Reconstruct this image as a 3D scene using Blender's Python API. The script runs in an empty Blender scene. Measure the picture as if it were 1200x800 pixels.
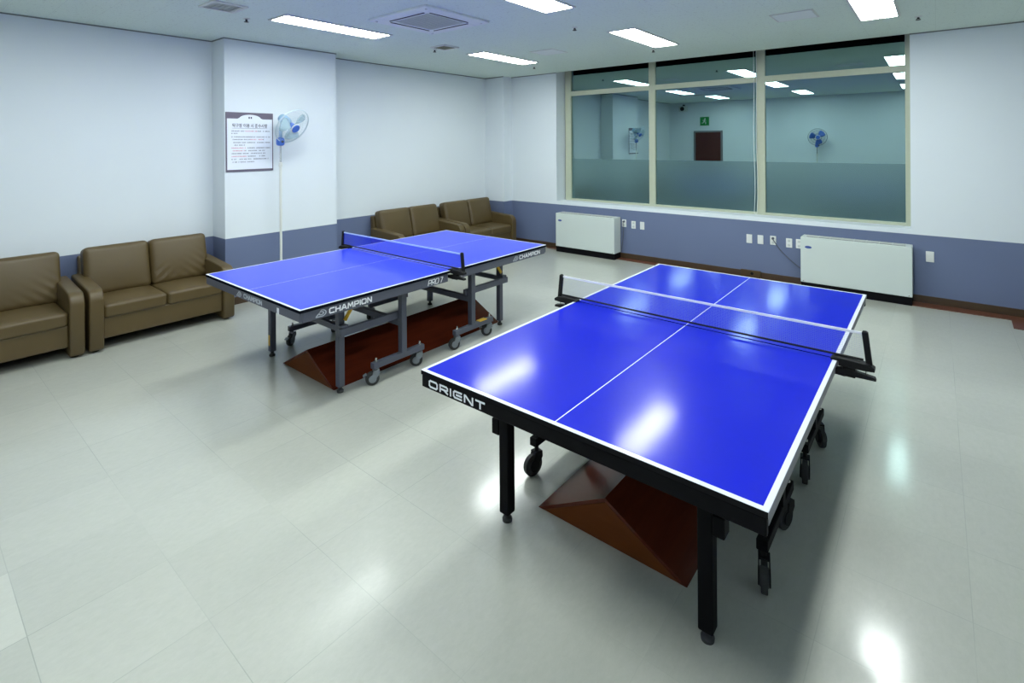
import bpy, bmesh, math, random
from mathutils import Vector, Matrix
random.seed(7)
sc = bpy.context.scene
C = sc.collection
PI = math.pi

# ------------------------------------------------------------------ camera
F_PX, HORIZON, YAW, ROLL, EYE = 606.86, 167.36, -0.6862, -0.0064, 1.8374
cd = bpy.data.cameras.new('camera')
cam = bpy.data.objects.new('camera', cd)
C.objects.link(cam)
cd.sensor_width = 36.0
cd.lens = F_PX / 1200 * 36.0
cd.shift_y = -(400 - HORIZON) / 1200
cd.clip_start = 0.02
_R = Vector((math.cos(YAW), -math.sin(YAW), 0)); _F = Vector((math.sin(YAW), math.cos(YAW), 0)); _U = Vector((0, 0, 1))
_R2 = _R * math.cos(ROLL) + _U * math.sin(ROLL); _U2 = _U * math.cos(ROLL) - _R * math.sin(ROLL)
M = Matrix.Identity(4)
for i in range(3):
    M[i][0], M[i][1], M[i][2] = _R2[i], _U2[i], -_F[i]
M[2][3] = EYE
cam.matrix_world = M
sc.camera = cam

# ------------------------------------------------------------------ world, exposure
w = bpy.data.worlds.new('night'); sc.world = w; w.use_nodes = True
w.node_tree.nodes['Background'].inputs[0].default_value = (0.02, 0.03, 0.045, 1)
w.node_tree.nodes['Background'].inputs[1].default_value = 0.15
vs = sc.view_settings
vs.view_transform = 'Standard'; vs.look = 'None'; vs.gamma = 1; vs.use_curve_mapping = False
vs.exposure = 0.12
LAMP = 31.0                     # strength of the ceiling lamps' diffusers
LAMP_COL = (0.93, 1.0, 0.98)

# ------------------------------------------------------------------ room measures
H = 3.055; XL = -6.576; XP = -6.245; YB = 7.466; YR = -0.47; XR = 2.3
DADO = 0.766; YG = 7.746

# ------------------------------------------------------------------ materials
def newmat(name):
    m = bpy.data.materials.new(name); m.use_nodes = True
    nt = m.node_tree; nt.nodes.clear()
    out = nt.nodes.new('ShaderNodeOutputMaterial')
    return m, nt, out
def N(nt, typ, **kw):
    n = nt.nodes.new('ShaderNode' + typ)
    for k, v in kw.items():
        if k in n.inputs: n.inputs[k].default_value = v
        else: setattr(n, k, v)
    return n
def L(nt, a, b): nt.links.new(a, b)
def math_(nt, op, a, b=None, c=None):
    n = nt.nodes.new('ShaderNodeMath'); n.operation = op
    for i, v in enumerate((a, b, c)):
        if v is None: continue
        if isinstance(v, (int, float)): n.inputs[i].default_value = v
        else: nt.links.new(v, n.inputs[i])
    return n.outputs[0]
def mixc(nt, fac, a, b, mode='MIX'):
    n = nt.nodes.new('ShaderNodeMix'); n.data_type = 'RGBA'; n.blend_type = mode
    for s, v in ((n.inputs[0], fac), (n.inputs[6], a), (n.inputs[7], b)):
        if hasattr(v, 'is_linked') or hasattr(v, 'links'): nt.links.new(v, s)
        elif isinstance(v, (int, float)): s.default_value = v
        else: s.default_value = (*v, 1) if len(v) == 3 else v
    return n.outputs[2]
def S(r, g, b):
    f = lambda c: (c / 255 / 12.92) if c / 255 <= 0.04045 else ((c / 255 + 0.055) / 1.055) ** 2.4
    return (f(r), f(g), f(b))
def pbr(name, col, rough=0.5, metal=0.0, spec=0.5, noise=0.0, nscale=20.0, bump=0.0, bscale=120.0, coat=0.0):
    m, nt, out = newmat(name)
    b = N(nt, 'BsdfPrincipled'); L(nt, b.outputs[0], out.inputs[0])
    b.inputs['Base Color'].default_value = (*col, 1)
    b.inputs['Roughness'].default_value = rough; b.inputs['Metallic'].default_value = metal
    b.inputs['Specular IOR Level'].default_value = spec
    b.inputs['Coat Weight'].default_value = coat
    tc = N(nt, 'TexCoord')
    if noise:
        n = N(nt, 'TexNoise', Scale=nscale, Detail=4.0); L(nt, tc.outputs['Object'], n.inputs['Vector'])
        v = math_(nt, 'MULTIPLY_ADD', n.outputs[0], 2 * noise, 1 - noise)
        cm = N(nt, 'VectorMath', operation='SCALE'); cm.inputs[0].default_value = col; L(nt, v, cm.inputs['Scale'])
        L(nt, cm.outputs[0], b.inputs['Base Color'])
    if bump:
        n2 = N(nt, 'TexNoise', Scale=bscale, Detail=3.0); L(nt, tc.outputs['Object'], n2.inputs['Vector'])
        bp = N(nt, 'Bump', Strength=bump, Distance=0.002); L(nt, n2.outputs[0], bp.inputs['Height']); L(nt, bp.outputs[0], b.inputs['Normal'])
    return m

def wall_mat():
    m, nt, out = newmat('painted_wall')
    b = N(nt, 'BsdfPrincipled', Roughness=0.62); b.inputs['Specular IOR Level'].default_value = 0.35
    L(nt, b.outputs[0], out.inputs[0])
    g = N(nt, 'NewGeometry'); sx = N(nt, 'SeparateXYZ'); L(nt, g.outputs['Position'], sx.inputs[0])
    n = N(nt, 'TexNoise', Scale=1.3, Detail=5.0); L(nt, g.outputs['Position'], n.inputs['Vector'])
    hi = mixc(nt, n.outputs[0], (0.71, 0.765, 0.81), (0.74, 0.795, 0.84))
    lo = mixc(nt, n.outputs[0], (0.128, 0.162, 0.275), (0.150, 0.188, 0.305))
    L(nt, mixc(nt, math_(nt, 'GREATER_THAN', sx.outputs[2], DADO), lo, hi), b.inputs['Base Color'])
    n2 = N(nt, 'TexNoise', Scale=90.0, Detail=3.0); L(nt, g.outputs['Position'], n2.inputs['Vector'])
    bp = N(nt, 'Bump', Strength=0.12, Distance=0.002); L(nt, n2.outputs[0], bp.inputs['Height']); L(nt, bp.outputs[0], b.inputs['Normal'])
    return m
def ceil_mat():
    m, nt, out = newmat('mineral_fibre_ceiling')
    b = N(nt, 'BsdfPrincipled', Roughness=0.9); b.inputs['Specular IOR Level'].default_value = 0.1
    L(nt, b.outputs[0], out.inputs[0])
    g = N(nt, 'NewGeometry'); sx = N(nt, 'SeparateXYZ'); L(nt, g.outputs['Position'], sx.inputs[0])
    n = N(nt, 'TexNoise', Scale=38.0, Detail=6.0, Roughness=0.75); L(nt, g.outputs['Position'], n.inputs['Vector'])
    r = N(nt, 'ValToRGB'); r.color_ramp.elements[0].position = 0.33; r.color_ramp.elements[1].position = 0.42
    r.color_ramp.elements[0].color = (0.43, 0.49, 0.45, 1); r.color_ramp.elements[1].color = (0.69, 0.79, 0.725, 1)
    L(nt, n.outputs[0], r.inputs[0])
    def seam(c, off, per, wd):
        f = math_(nt, 'FRACT', math_(nt, 'DIVIDE', math_(nt, 'SUBTRACT', c, off), per))
        return math_(nt, 'LESS_THAN', f, wd / per)
    s = math_(nt, 'MAXIMUM', seam(sx.outputs[0], -0.6, 0.6, 0.003), seam(sx.outputs[1], 0.1, 0.3, 0.003))
    L(nt, mixc(nt, math_(nt, 'MULTIPLY', s, 0.22), r.outputs[0], (0.35, 0.37, 0.37)), b.inputs['Base Color'])
    bp = N(nt, 'Bump', Strength=0.25, Distance=0.003); L(nt, n.outputs[0], bp.inputs['Height']); L(nt, bp.outputs[0], b.inputs['Normal'])
    return m
def floor_mat():
    m, nt, out = newmat('vinyl_floor_tiles')
    b = N(nt, 'BsdfPrincipled'); L(nt, b.outputs[0], out.inputs[0]); b.inputs['Specular IOR Level'].default_value = 0.30
    g = N(nt, 'NewGeometry'); sx = N(nt, 'SeparateXYZ'); L(nt, g.outputs['Position'], sx.inputs[0])
    T = 0.4575
    u = math_(nt, 'DIVIDE', math_(nt, 'SUBTRACT', sx.outputs[0], 0.1), T)
    v = math_(nt, 'DIVIDE', math_(nt, 'SUBTRACT', sx.outputs[1], 0.8), T)
    fu, fv = math_(nt, 'FLOOR', u), math_(nt, 'FLOOR', v)
    cx = N(nt, 'CombineXYZ'); L(nt, fu, cx.inputs[0]); L(nt, fv, cx.inputs[1])
    wn = N(nt, 'TexWhiteNoise'); L(nt, cx.outputs[0], wn.inputs['Vector'])
    # streaky marbling turned from tile to tile
    n1 = N(nt, 'TexNoise', Scale=48.0, Detail=8.0, Roughness=0.75, Distortion=0.3)
    off = N(nt, 'VectorMath', operation='MULTIPLY_ADD'); L(nt, wn.outputs['Color'], off.inputs[0]); off.inputs[1].default_value = (9, 9, 9); L(nt, g.outputs['Position'], off.inputs[2])
    st = N(nt, 'VectorMath', operation='MULTIPLY'); L(nt, off.outputs[0], st.inputs[0]); st.inputs[1].default_value = (1.0, 0.45, 1.0)
    L(nt, st.outputs[0], n1.inputs['Vector'])
    n2 = N(nt, 'TexNoise', Scale=1.1, Detail=4.0); L(nt, g.outputs['Position'], n2.inputs['Vector'])
    base = mixc(nt, n1.outputs[0], (0.385, 0.395, 0.345), (0.50, 0.51, 0.455))
    val = math_(nt, 'ADD', math_(nt, 'ADD', math_(nt, 'MULTIPLY_ADD', wn.outputs['Value'], 0.05, 0.95), math_(nt, 'MULTIPLY', math_(nt, 'COMPARE', fu, -7, 0.1), math_(nt, 'MULTIPLY', math_(nt, 'COMPARE', fv, -2, 0.1), 0.13))), math_(nt, 'MULTIPLY_ADD', n2.outputs[0], 0.16, -0.08))
    sc_ = N(nt, 'VectorMath', operation='SCALE'); L(nt, base, sc_.inputs[0]); L(nt, val, sc_.inputs['Scale'])
    eu = math_(nt, 'SUBTRACT', 0.5, math_(nt, 'ABSOLUTE', math_(nt, 'SUBTRACT', math_(nt, 'FRACT', u), 0.5)))
    ev = math_(nt, 'SUBTRACT', 0.5, math_(nt, 'ABSOLUTE', math_(nt, 'SUBTRACT', math_(nt, 'FRACT', v), 0.5)))
    n3 = N(nt, 'TexNoise', Scale=0.9, Detail=2.0); L(nt, g.outputs['Position'], n3.inputs['Vector'])
    seam = math_(nt, 'LESS_THAN', math_(nt, 'MINIMUM', eu, ev), 0.0034)
    vis = math_(nt, 'MULTIPLY', seam, math_(nt, 'MULTIPLY_ADD', n3.outputs[0], 2.6, -0.95)); 
    cl = N(nt, 'Clamp'); L(nt, vis, cl.inputs[0])
    # scattered dark specks of dirt
    vo = N(nt, 'TexVoronoi', Scale=1.7); L(nt, g.outputs['Position'], vo.inputs['Vector'])
    speck = math_(nt, 'LESS_THAN', vo.outputs['Distance'], 0.011)
    col = mixc(nt, math_(nt, 'MULTIPLY', cl.outputs[0], 0.62), sc_.outputs[0], (0.16, 0.19, 0.17))
    col = mixc(nt, math_(nt, 'MULTIPLY', speck, 0.8), col, (0.10, 0.09, 0.06))
    L(nt, col, b.inputs['Base Color'])
    # wax worn dull where people stand between the tables
    dv = N(nt, 'VectorMath', operation='DISTANCE'); L(nt, g.outputs['Position'], dv.inputs[0]); dv.inputs[1].default_value = (-1.9, 0.75, 0)
    wr_ = math_(nt, 'MAXIMUM', math_(nt, 'DIVIDE', math_(nt, 'SUBTRACT', 1.15, dv.outputs['Value']), 1.15), 0.0)
    L(nt, math_(nt, 'MULTIPLY', math_(nt, 'SUBTRACT', 1.0, math_(nt, 'MINIMUM', math_(nt, 'MULTIPLY', wr_, 1.25), 1.0)), 0.75), b.inputs['Coat Weight'])
    b.inputs['Coat Roughness'].default_value = 0.13; b.inputs['Roughness'].default_value = 0.34
    n4 = N(nt, 'TexNoise', Scale=7.0, Detail=3.0); L(nt, g.outputs['Position'], n4.inputs['Vector'])
    hgt = math_(nt, 'ADD', math_(nt, 'MULTIPLY', n4.outputs[0], 1.0), math_(nt, 'MULTIPLY', n1.outputs[0], 0.05))
    bp = N(nt, 'Bump', Strength=0.10, Distance=0.02); L(nt, hgt, bp.inputs['Height']); L(nt, bp.outputs[0], b.inputs['Normal'])
    return m
def glass_mat():
    m, nt, out = newmat('coated_window_glass')
    gl = N(nt, 'BsdfGlossy', Roughness=0.0); gl.inputs[0].default_value = (0.40, 0.57, 0.56, 1)
    tr = N(nt, 'BsdfTransparent'); tr.inputs[0].default_value = (0.45, 0.55, 0.58, 1)
    mx = N(nt, 'MixShader'); mx.inputs[0].default_value = 0.62
    L(nt, tr.outputs[0], mx.inputs[1]); L(nt, gl.outputs[0], mx.inputs[2]); L(nt, mx.outputs[0], out.inputs[0])
    return m
def film_mat():
    m, nt, out = newmat('frosted_window_film')
    b = N(nt, 'BsdfDiffuse'); gl = N(nt, 'BsdfGlossy', Roughness=0.22); gl.inputs[0].default_value = (0.36, 0.52, 0.50, 1)
    mx = N(nt, 'MixShader'); mx.inputs[0].default_value = 0.42
    L(nt, b.outputs[0], mx.inputs[1]); L(nt, gl.outputs[0], mx.inputs[2]); L(nt, mx.outputs[0], out.inputs[0])
    g = N(nt, 'NewGeometry'); n = N(nt, 'TexNoise', Scale=0.8, Detail=3.0); L(nt, g.outputs['Position'], n.inputs['Vector'])
    L(nt, mixc(nt, n.outputs[0], (0.050, 0.105, 0.112), (0.068, 0.132, 0.140)), b.inputs['Color'])
    return m
def wood_mat(name, c1, c2, rough=0.3, scale=1.0, axis=1, spec=0.5):
    m, nt, out = newmat(name)
    b = N(nt, 'BsdfPrincipled', Roughness=rough); b.inputs['Specular IOR Level'].default_value = spec
    L(nt, b.outputs[0], out.inputs[0])
    tc = N(nt, 'TexCoord'); mp = N(nt, 'Mapping'); L(nt, tc.outputs['Object'], mp.inputs[0])
    s = [14 * scale] * 3; s[axis] = 1.2 * scale; mp.inputs['Scale'].default_value = s
    n = N(nt, 'TexNoise', Scale=1.6, Detail=6.0, Roughness=0.65, Distortion=0.8); L(nt, mp.outputs[0], n.inputs['Vector'])
    L(nt, mixc(nt, n.outputs[0], c1, c2), b.inputs['Base Color'])
    return m
def top_mat(name, col, edge, rough, line=0.0022, coat=0.42, ew=0.019, spec=0.06, edge2=(0.34, 0.34, 0.36)):
    """blue playing surface; white side, end and centre lines laid out in the table's own measures"""
    m, nt, out = newmat(name)
    b = N(nt, 'BsdfPrincipled'); b.inputs['Coat Roughness'].default_value = 0.12
    L(nt, b.outputs[0], out.inputs[0])
    tc = N(nt, 'TexCoord'); sx = N(nt, 'SeparateXYZ'); L(nt, tc.outputs['Object'], sx.inputs[0])
    ax = math_(nt, 'ABSOLUTE', sx.outputs[0]); ay = math_(nt, 'ABSOLUTE', sx.outputs[1])
    e = math_(nt, 'MAXIMUM', math_(nt, 'GREATER_THAN', ax, 0.7625 - ew), math_(nt, 'GREATER_THAN', ay, 1.37 - ew))
    e = math_(nt, 'MAXIMUM', e, math_(nt, 'LESS_THAN', ax, line))
    n = N(nt, 'TexNoise', Scale=5.0, Detail=7.0, Roughness=0.7); L(nt, tc.outputs['Object'], n.inputs['Vector'])
    n2 = N(nt, 'TexNoise', Scale=22.0, Detail=5.0, Roughness=0.75); L(nt, tc.outputs['Object'], n2.inputs['Vector'])
    v = math_(nt, 'ADD', math_(nt, 'MULTIPLY_ADD', n.outputs[0], 0.2, 0.9), math_(nt, 'MULTIPLY_ADD', n2.outputs[0], 0.10, -0.05))
    cm = N(nt, 'VectorMath', operation='SCALE'); cm.inputs[0].default_value = col; L(nt, v, cm.inputs['Scale'])
    topc = mixc(nt, e, cm.outputs[0], (0.66, 0.69, 0.74))
    up = math_(nt, 'GREATER_THAN', sx.outputs[2], -0.0016)
    L(nt, math_(nt, 'MULTIPLY', up, spec), b.inputs['Specular IOR Level']); L(nt, math_(nt, 'MULTIPLY', up, coat), b.inputs['Coat Weight'])
    L(nt, mixc(nt, up, mixc(nt, math_(nt, 'GREATER_THAN', ax, 0.7612), edge, edge2), topc), b.inputs['Base Color'])
    L(nt, math_(nt, 'MULTIPLY_ADD', n.outputs[0], 0.05, rough - 0.025), b.inputs['Roughness'])
    return m
def net_mat(name, col, dens):
    m, nt, out = newmat(name)
    d = N(nt, 'BsdfDiffuse'); d.inputs[0].default_value = (*col, 1)
    t = N(nt, 'BsdfTransparent')
    tc = N(nt, 'TexCoord'); sx = N(nt, 'SeparateXYZ'); L(nt, tc.outputs['Object'], sx.inputs[0])
    def th(c): return math_(nt, 'LESS_THAN', math_(nt, 'FRACT', math_(nt, 'DIVIDE', c, 0.007)), dens)
    f = math_(nt, 'MAXIMUM', th(sx.outputs[0]), th(sx.outputs[2]))
    mx = N(nt, 'MixShader'); L(nt, f, mx.inputs[0]); L(nt, t.outputs[0], mx.inputs[1]); L(nt, d.outputs[0], mx.inputs[2])
    L(nt, mx.outputs[0], out.inputs[0])
    return m
def lamp_mat():
    m, nt, out = newmat('lamp_diffuser')
    e = N(nt, 'Emission'); e.inputs[0].default_value = (*LAMP_COL, 1); e.inputs[1].default_value = LAMP
    L(nt, e.outputs[0], out.inputs[0]); return m
def leather_mat():
    m, nt, out = newmat('brown_leatherette')
    b = N(nt, 'BsdfPrincipled', Roughness=0.42); b.inputs['Specular IOR Level'].default_value = 0.45
    L(nt, b.outputs[0], out.inputs[0])
    tc = N(nt, 'TexCoord')
    n = N(nt, 'TexNoise', Scale=3.0, Detail=4.0); L(nt, tc.outputs['Object'], n.inputs['Vector'])
    L(nt, mixc(nt, n.outputs[0], (0.078, 0.053, 0.019), (0.108, 0.074, 0.028)), b.inputs['Base Color'])
    n2 = N(nt, 'TexNoise', Scale=160.0, Detail=3.0); L(nt, tc.outputs['Object'], n2.inputs['Vector'])
    bp = N(nt, 'Bump', Strength=0.12, Distance=0.002); L(nt, n2.outputs[0], bp.inputs['Height']); L(nt, bp.outputs[0], b.inputs['Normal'])
    return m

M_WALL, M_CEIL, M_FLOOR = wall_mat(), ceil_mat(), floor_mat()
M_GLASS, M_FILM = glass_mat(), film_mat()
M_FRAME = pbr('beige_window_frame', (0.47, 0.505, 0.385), 0.4, noise=0.05)
M_POCKETSHADE = pbr('pocket_shade', (0.016, 0.016, 0.018), 0.85, spec=0.1, noise=0.2)  # shade inside the blind pocket put into a near-black colour
M_BASE = wood_mat('dark_wood_baseboard', (0.045, 0.027, 0.014), (0.075, 0.044, 0.022), 0.35, axis=0)
M_STRIP = wood_mat('red_brown_floor_border', (0.10, 0.034, 0.018), (0.16, 0.058, 0.032), 0.3, axis=0)
M_MAHOG = wood_mat('mahogany_veneer', (0.060, 0.010, 0.005), (0.125, 0.022, 0.008), 0.2, axis=1, spec=0.3)
M_MAHOG_ENDLIT = wood_mat('mahogany_end_lit', (0.105, 0.026, 0.004), (0.155, 0.042, 0.008), 0.5, axis=0, spec=0.12)  # same mahogany, light on the end faces put into its orange tone
M_LEATHER = leather_mat()
M_BLACK = pbr('black_painted_steel', (0.0045, 0.0045, 0.0055), 0.6, spec=0.07, noise=0.15)
M_BLACKPL = pbr('black_plastic', (0.008, 0.008, 0.009), 0.5, spec=0.2, noise=0.1)
M_RUBBER = pbr('black_rubber', (0.035, 0.036, 0.036), 0.6, spec=0.3, noise=0.1)
M_STEEL = pbr('blue_grey_painted_steel', (0.075, 0.082, 0.110), 0.42, noise=0.06, nscale=8)
M_GREYEDGE = pbr('grey_aluminium_edge', (0.20, 0.20, 0.215), 0.45, metal=0.0, noise=0.08)
M_CASTER = pbr('grey_caster_plastic', (0.17, 0.19, 0.21), 0.4, noise=0.08)
M_CHROME = pbr('chrome', (0.7, 0.7, 0.7), 0.2, metal=1.0, noise=0.04)
M_YELLOW = pbr('yellow_plastic', (0.72, 0.42, 0.02), 0.45, noise=0.05)
M_WHITEINK = pbr('white_lettering', (0.75, 0.77, 0.80), 0.5, noise=0.03)
M_GREYINK = pbr('grey_lettering', (0.40, 0.43, 0.48), 0.5, noise=0.03)
M_TAPE = pbr('white_net_tape', (0.78, 0.80, 0.84), 0.7, noise=0.04)
M_LBTAPE = pbr('pale_blue_net_tape', (0.42, 0.55, 0.85), 0.7, noise=0.04)
M_NET1 = net_mat('pale_net', (0.30, 0.36, 0.58), 0.085)
M_NET2 = net_mat('blue_net', (0.03, 0.06, 0.72), 0.36)
M_TOP1 = top_mat('blue_table_surface', (0.0030, 0.0095, 0.47), (0.012, 0.012, 0.013), 0.30)
M_TOP2 = top_mat('blue_table_surface_sheen', (0.012, 0.036, 0.66), (0.008, 0.009, 0.014), 0.34, 0.0018, 0.35, 0.016, 0.2, (0.008, 0.009, 0.014))  # grazing reflection put into its lighter base blue
M_LAMP = lamp_mat()
M_LAMPFRAME = pbr('white_lamp_trim', (0.62, 0.64, 0.62), 0.5, noise=0.04)
M_WHITEPL = pbr('white_plastic', (0.74, 0.76, 0.74), 0.4, noise=0.03)
M_PANEL = pbr('white_ceiling_panel', (0.72, 0.77, 0.78), 0.6, noise=0.02)
M_GRILLE = pbr('grey_air_grille', (0.58, 0.62, 0.60), 0.6, noise=0.06)
M_UNIT = pbr('pale_grey_green_cabinet', (0.60, 0.665, 0.64), 0.42, noise=0.025, nscale=3)
M_BADGE = pbr('blue_badge', (0.04, 0.08, 0.30), 0.4, noise=0.05)
M_CORD = pbr('grey_cord', (0.10, 0.11, 0.15), 0.6, noise=0.05)
M_SIGNGREY = pbr('grey_violet_sign_print', (0.135, 0.115, 0.16), 0.45, noise=0.03)
M_SIGNWHITE = pbr('white_sign_print', (0.78, 0.82, 0.90), 0.4, noise=0.015)
M_INK = pbr('dark_ink', (0.05, 0.05, 0.08), 0.5, noise=0.1)
M_REDINK = pbr('red_ink', (0.62, 0.14, 0.18), 0.5, noise=0.1)
M_FANWHITE = pbr('fan_ivory_plastic', (0.68, 0.70, 0.66), 0.35, noise=0.03)
M_FANBLUE = pbr('fan_blue_plastic', (0.06, 0.17, 0.62), 0.35, noise=0.06)
M_FANPALE = pbr('fan_pale_blue_plastic', (0.33, 0.52, 0.72), 0.4, noise=0.04)
M_FANWIRE = pbr('fan_guard_wire', (0.50, 0.60, 0.66), 0.35, noise=0.05)
M_DOOR = wood_mat('dark_maroon_door', (0.050, 0.006, 0.004), (0.085, 0.012, 0.008), 0.6, axis=2)
M_GREEN = pbr('green_sign', (0.02, 0.27, 0.06), 0.4, noise=0.05)
def blade_mat():
    m, nt, out = newmat('translucent_blade')
    d = N(nt, 'BsdfPrincipled', Roughness=0.25); d.inputs['Base Color'].default_value = (0.74, 0.90, 0.90, 1)
    t = N(nt, 'BsdfTransparent'); t.inputs[0].default_value = (0.85, 0.95, 1, 1)
    tc = N(nt, 'TexCoord'); n = N(nt, 'TexNoise', Scale=6.0); L(nt, tc.outputs['Object'], n.inputs['Vector'])
    mx = N(nt, 'MixShader'); L(nt, math_(nt, 'MULTIPLY_ADD', n.outputs[0], 0.1, 0.45), mx.inputs[0])
    L(nt, t.outputs[0], mx.inputs[1]); L(nt, d.outputs[0], mx.inputs[2]); L(nt, mx.outputs[0], out.inputs[0]); return m
M_BLADE = blade_mat()

# ------------------------------------------------------------------ mesh helpers
def box(bm, c, s, rot=None):
    m = Matrix.Translation(Vector(c))
    if rot is not None: m = m @ rot.to_4x4()
    bmesh.ops.create_cube(bm, size=1, matrix=m @ Matrix.Diagonal((*s, 1)))
def cyl(bm, a, b, r, n=16, r2=None):
    a, b = Vector(a), Vector(b); d = b - a
    q = d.to_track_quat('Z', 'Y').to_matrix().to_4x4()
    bmesh.ops.create_cone(bm, cap_ends=True, segments=n, radius1=r, radius2=r if r2 is None else r2, depth=d.length,
                          matrix=Matrix.Translation((a + b) / 2) @ q)
def tube(bm, pts, r, n=6, closed=False):
    pts = [Vector(p) for p in pts]; k = len(pts); rings = []
    prev = None
    for i, p in enumerate(pts):
        if closed: d = pts[(i + 1) % k] - pts[i - 1]
        else: d = pts[min(i + 1, k - 1)] - pts[max(i - 1, 0)]
        d.normalize()
        if prev is None:
            ref = Vector((0, 0, 1)) if abs(d.z) < 0.9 else Vector((1, 0, 0))
            u = d.cross(ref).normalized()
        else:
            u = (prev - d * prev.dot(d)).normalized()
        prev = u; v = d.cross(u)
        rings.append([bm.verts.new(p + (u * math.cos(2 * PI * j / n) + v * math.sin(2 * PI * j / n)) * r) for j in range(n)])
    for i in range(k if closed else k - 1):
        a, b = rings[i], rings[(i + 1) % k]
        for j in range(n): bm.faces.new((a[j], a[(j + 1) % n], b[(j + 1) % n], b[j]))
    if not closed:
        bm.faces.new(rings[0][::-1]); bm.faces.new(rings[-1])
def prism(bm, prof, a, b, mapf):
    """closed 2-D outline swept from a to b; mapf(p, q, t) -> xyz"""
    A = [bm.verts.new(mapf(p, q, a)) for p, q in prof]; B = [bm.verts.new(mapf(p, q, b)) for p, q in prof]
    n = len(prof)
    bm.faces.new(A); bm.faces.new(B[::-1])
    for i in range(n): bm.faces.new((A[i], B[i], B[(i + 1) % n], A[(i + 1) % n]))
def lathe(bm, prof, c, n=24, axis=None):
    c = Vector(c); q = Matrix.Identity(3) if axis is None else Vector(axis).to_track_quat('Z', 'Y').to_matrix()
    rings = [[bm.verts.new(c + q @ Vector((r * math.cos(2 * PI * j / n), r * math.sin(2 * PI * j / n), z))) for j in range(n)] for r, z in prof]
    for a, b in zip(rings, rings[1:]):
        for j in range(n): bm.faces.new((a[j], a[(j + 1) % n], b[(j + 1) % n], b[j]))
    bm.faces.new(rings[0][::-1]); bm.faces.new(rings[-1])
def obj(name, bm, mat, parent=None, bevel=0.0, smooth=False, seg=2):
    bmesh.ops.recalc_face_normals(bm, faces=bm.faces)
    me = bpy.data.meshes.new(name); bm.to_mesh(me); bm.free()
    me.materials.append(mat)
    if smooth:
        for p in me.polygons: p.use_smooth = True
    o = bpy.data.objects.new(name, me); C.objects.link(o)
    if parent is not None: o.parent = parent
    if bevel:
        md = o.modifiers.new('bevel', 'BEVEL'); md.width = bevel; md.segments = seg; md.limit_method = 'ANGLE'; md.angle_limit = 0.7
    return o
def B(): return bmesh.new()
def part_box(name, c, s, mat, parent, bevel=0.003, rot=None):
    b = B(); box(b, c, s, rot); return obj(name, b, mat, parent, bevel)
def thing(name, label, cat, loc=(0, 0, 0), rotz=0, group=None):
    o = bpy.data.objects.new(name, None); C.objects.link(o)
    o.empty_display_size = 0.1
    o.location = loc; o.rotation_euler = (0, 0, rotz); o['label'] = label; o['category'] = cat
    if group: o['group'] = group
    return o
def tag(o, label, cat, group=None):
    o['label'] = label; o['category'] = cat
    if group: o['group'] = group
    return o
def struct(o): o['kind'] = 'structure'; return o
def dup(root, loc, label, rotz=None):
    r = root.copy(); C.objects.link(r); r.location = loc; r['label'] = label
    if rotz is not None: r.rotation_euler = (0, 0, rotz)
    for ch in list(root.children):
        c = ch.copy(); C.objects.link(c); c.parent = r
        for g in ch.children:
            d = g.copy(); C.objects.link(d); d.parent = c
    return r
FRONT = Matrix(((1, 0, 0), (0, 0, -1), (0, 1, 0)))      # text facing -y
SIDE = Matrix(((0, 0, 1), (1, 0, 0), (0, 1, 0)))        # text facing +x
BACKW = Matrix(((-1, 0, 0), (0, 0, 1), (0, 1, 0)))      # text facing +y
def text_bm(s, center, width, height, R, bold=0.0, depth=0.0012, shear=0.0):
    cu = bpy.data.curves.new('txt', 'FONT'); cu.body = s; cu.size = 1; cu.offset = bold; cu.shear = shear; cu.extrude = 0.01
    o = bpy.data.objects.new('txt', cu); C.objects.link(o)
    dg = bpy.context.evaluated_depsgraph_get(); me = bpy.data.meshes.new_from_object(o.evaluated_get(dg))
    bpy.data.objects.remove(o); bpy.data.curves.remove(cu)
    b = B(); b.from_mesh(me); bpy.data.meshes.remove(me)
    xs = [v.co.x for v in b.verts]; ys = [v.co.y for v in b.verts]
    x0, x1, y0, y1 = min(xs), max(xs), min(ys), max(ys)
    for v in b.verts:
        p = Vector(((v.co.x - (x0 + x1) / 2) / (x1 - x0) * width, (v.co.y - (y0 + y1) / 2) / (y1 - y0) * height,
                    depth if v.co.z > 0 else 0.0))
        v.co = Vector(center) + R @ p
    return b

# ================================================================== ROOM
b = B(); box(b, ((XL + XR) / 2, (YB + YR) / 2, -0.05), (XR - XL + 0.6, YB - YR + 1.2, 0.1)); struct(obj('floor', b, M_FLOOR))
# ceiling stops at the plane of the window wall; lamp and unit housings hang just below it
b = B(); box(b, ((XL + XR) / 2, (YB + YR) / 2 - 0.1, H + 0.05), (XR - XL + 0.4, YB - YR + 0.2, 0.1)); struct(obj('ceiling', b, M_CEIL))
# left wall with its pilaster and the corner pier
b = B()
prof = [(XL - 0.2, YR - 0.2), (XL, YR - 0.2), (XL, 2.525), (XP, 2.479), (XP, 3.894), (XL, 3.894), (XL, 7.235), (-6.118, 7.235), (-6.118, YB + 0.001), (XL - 0.2, YB + 0.001)]
prof = [(XL - 0.2, YR - 0.2), (XL, YR - 0.2), (XL, 2.479), (XP, 2.479)] + prof[4:]
prism(b, prof, -0.02, H + 0.02, lambda p, q, t: (p, q, t)); struct(obj('wall_left', b, M_WALL))
WX0, WX1, WZ0 = -5.114, -0.228, 0.822
b = B()
box(b, ((XL - 0.2 + WX0) / 2, YB + 0.2, H / 2 + 0.1), (WX0 - XL + 0.2, 0.4, H + 0.24))
box(b, ((WX1 + XR + 0.2) / 2, YB + 0.2, H / 2 + 0.1), (XR + 0.2 - WX1, 0.4, H + 0.24))
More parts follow.
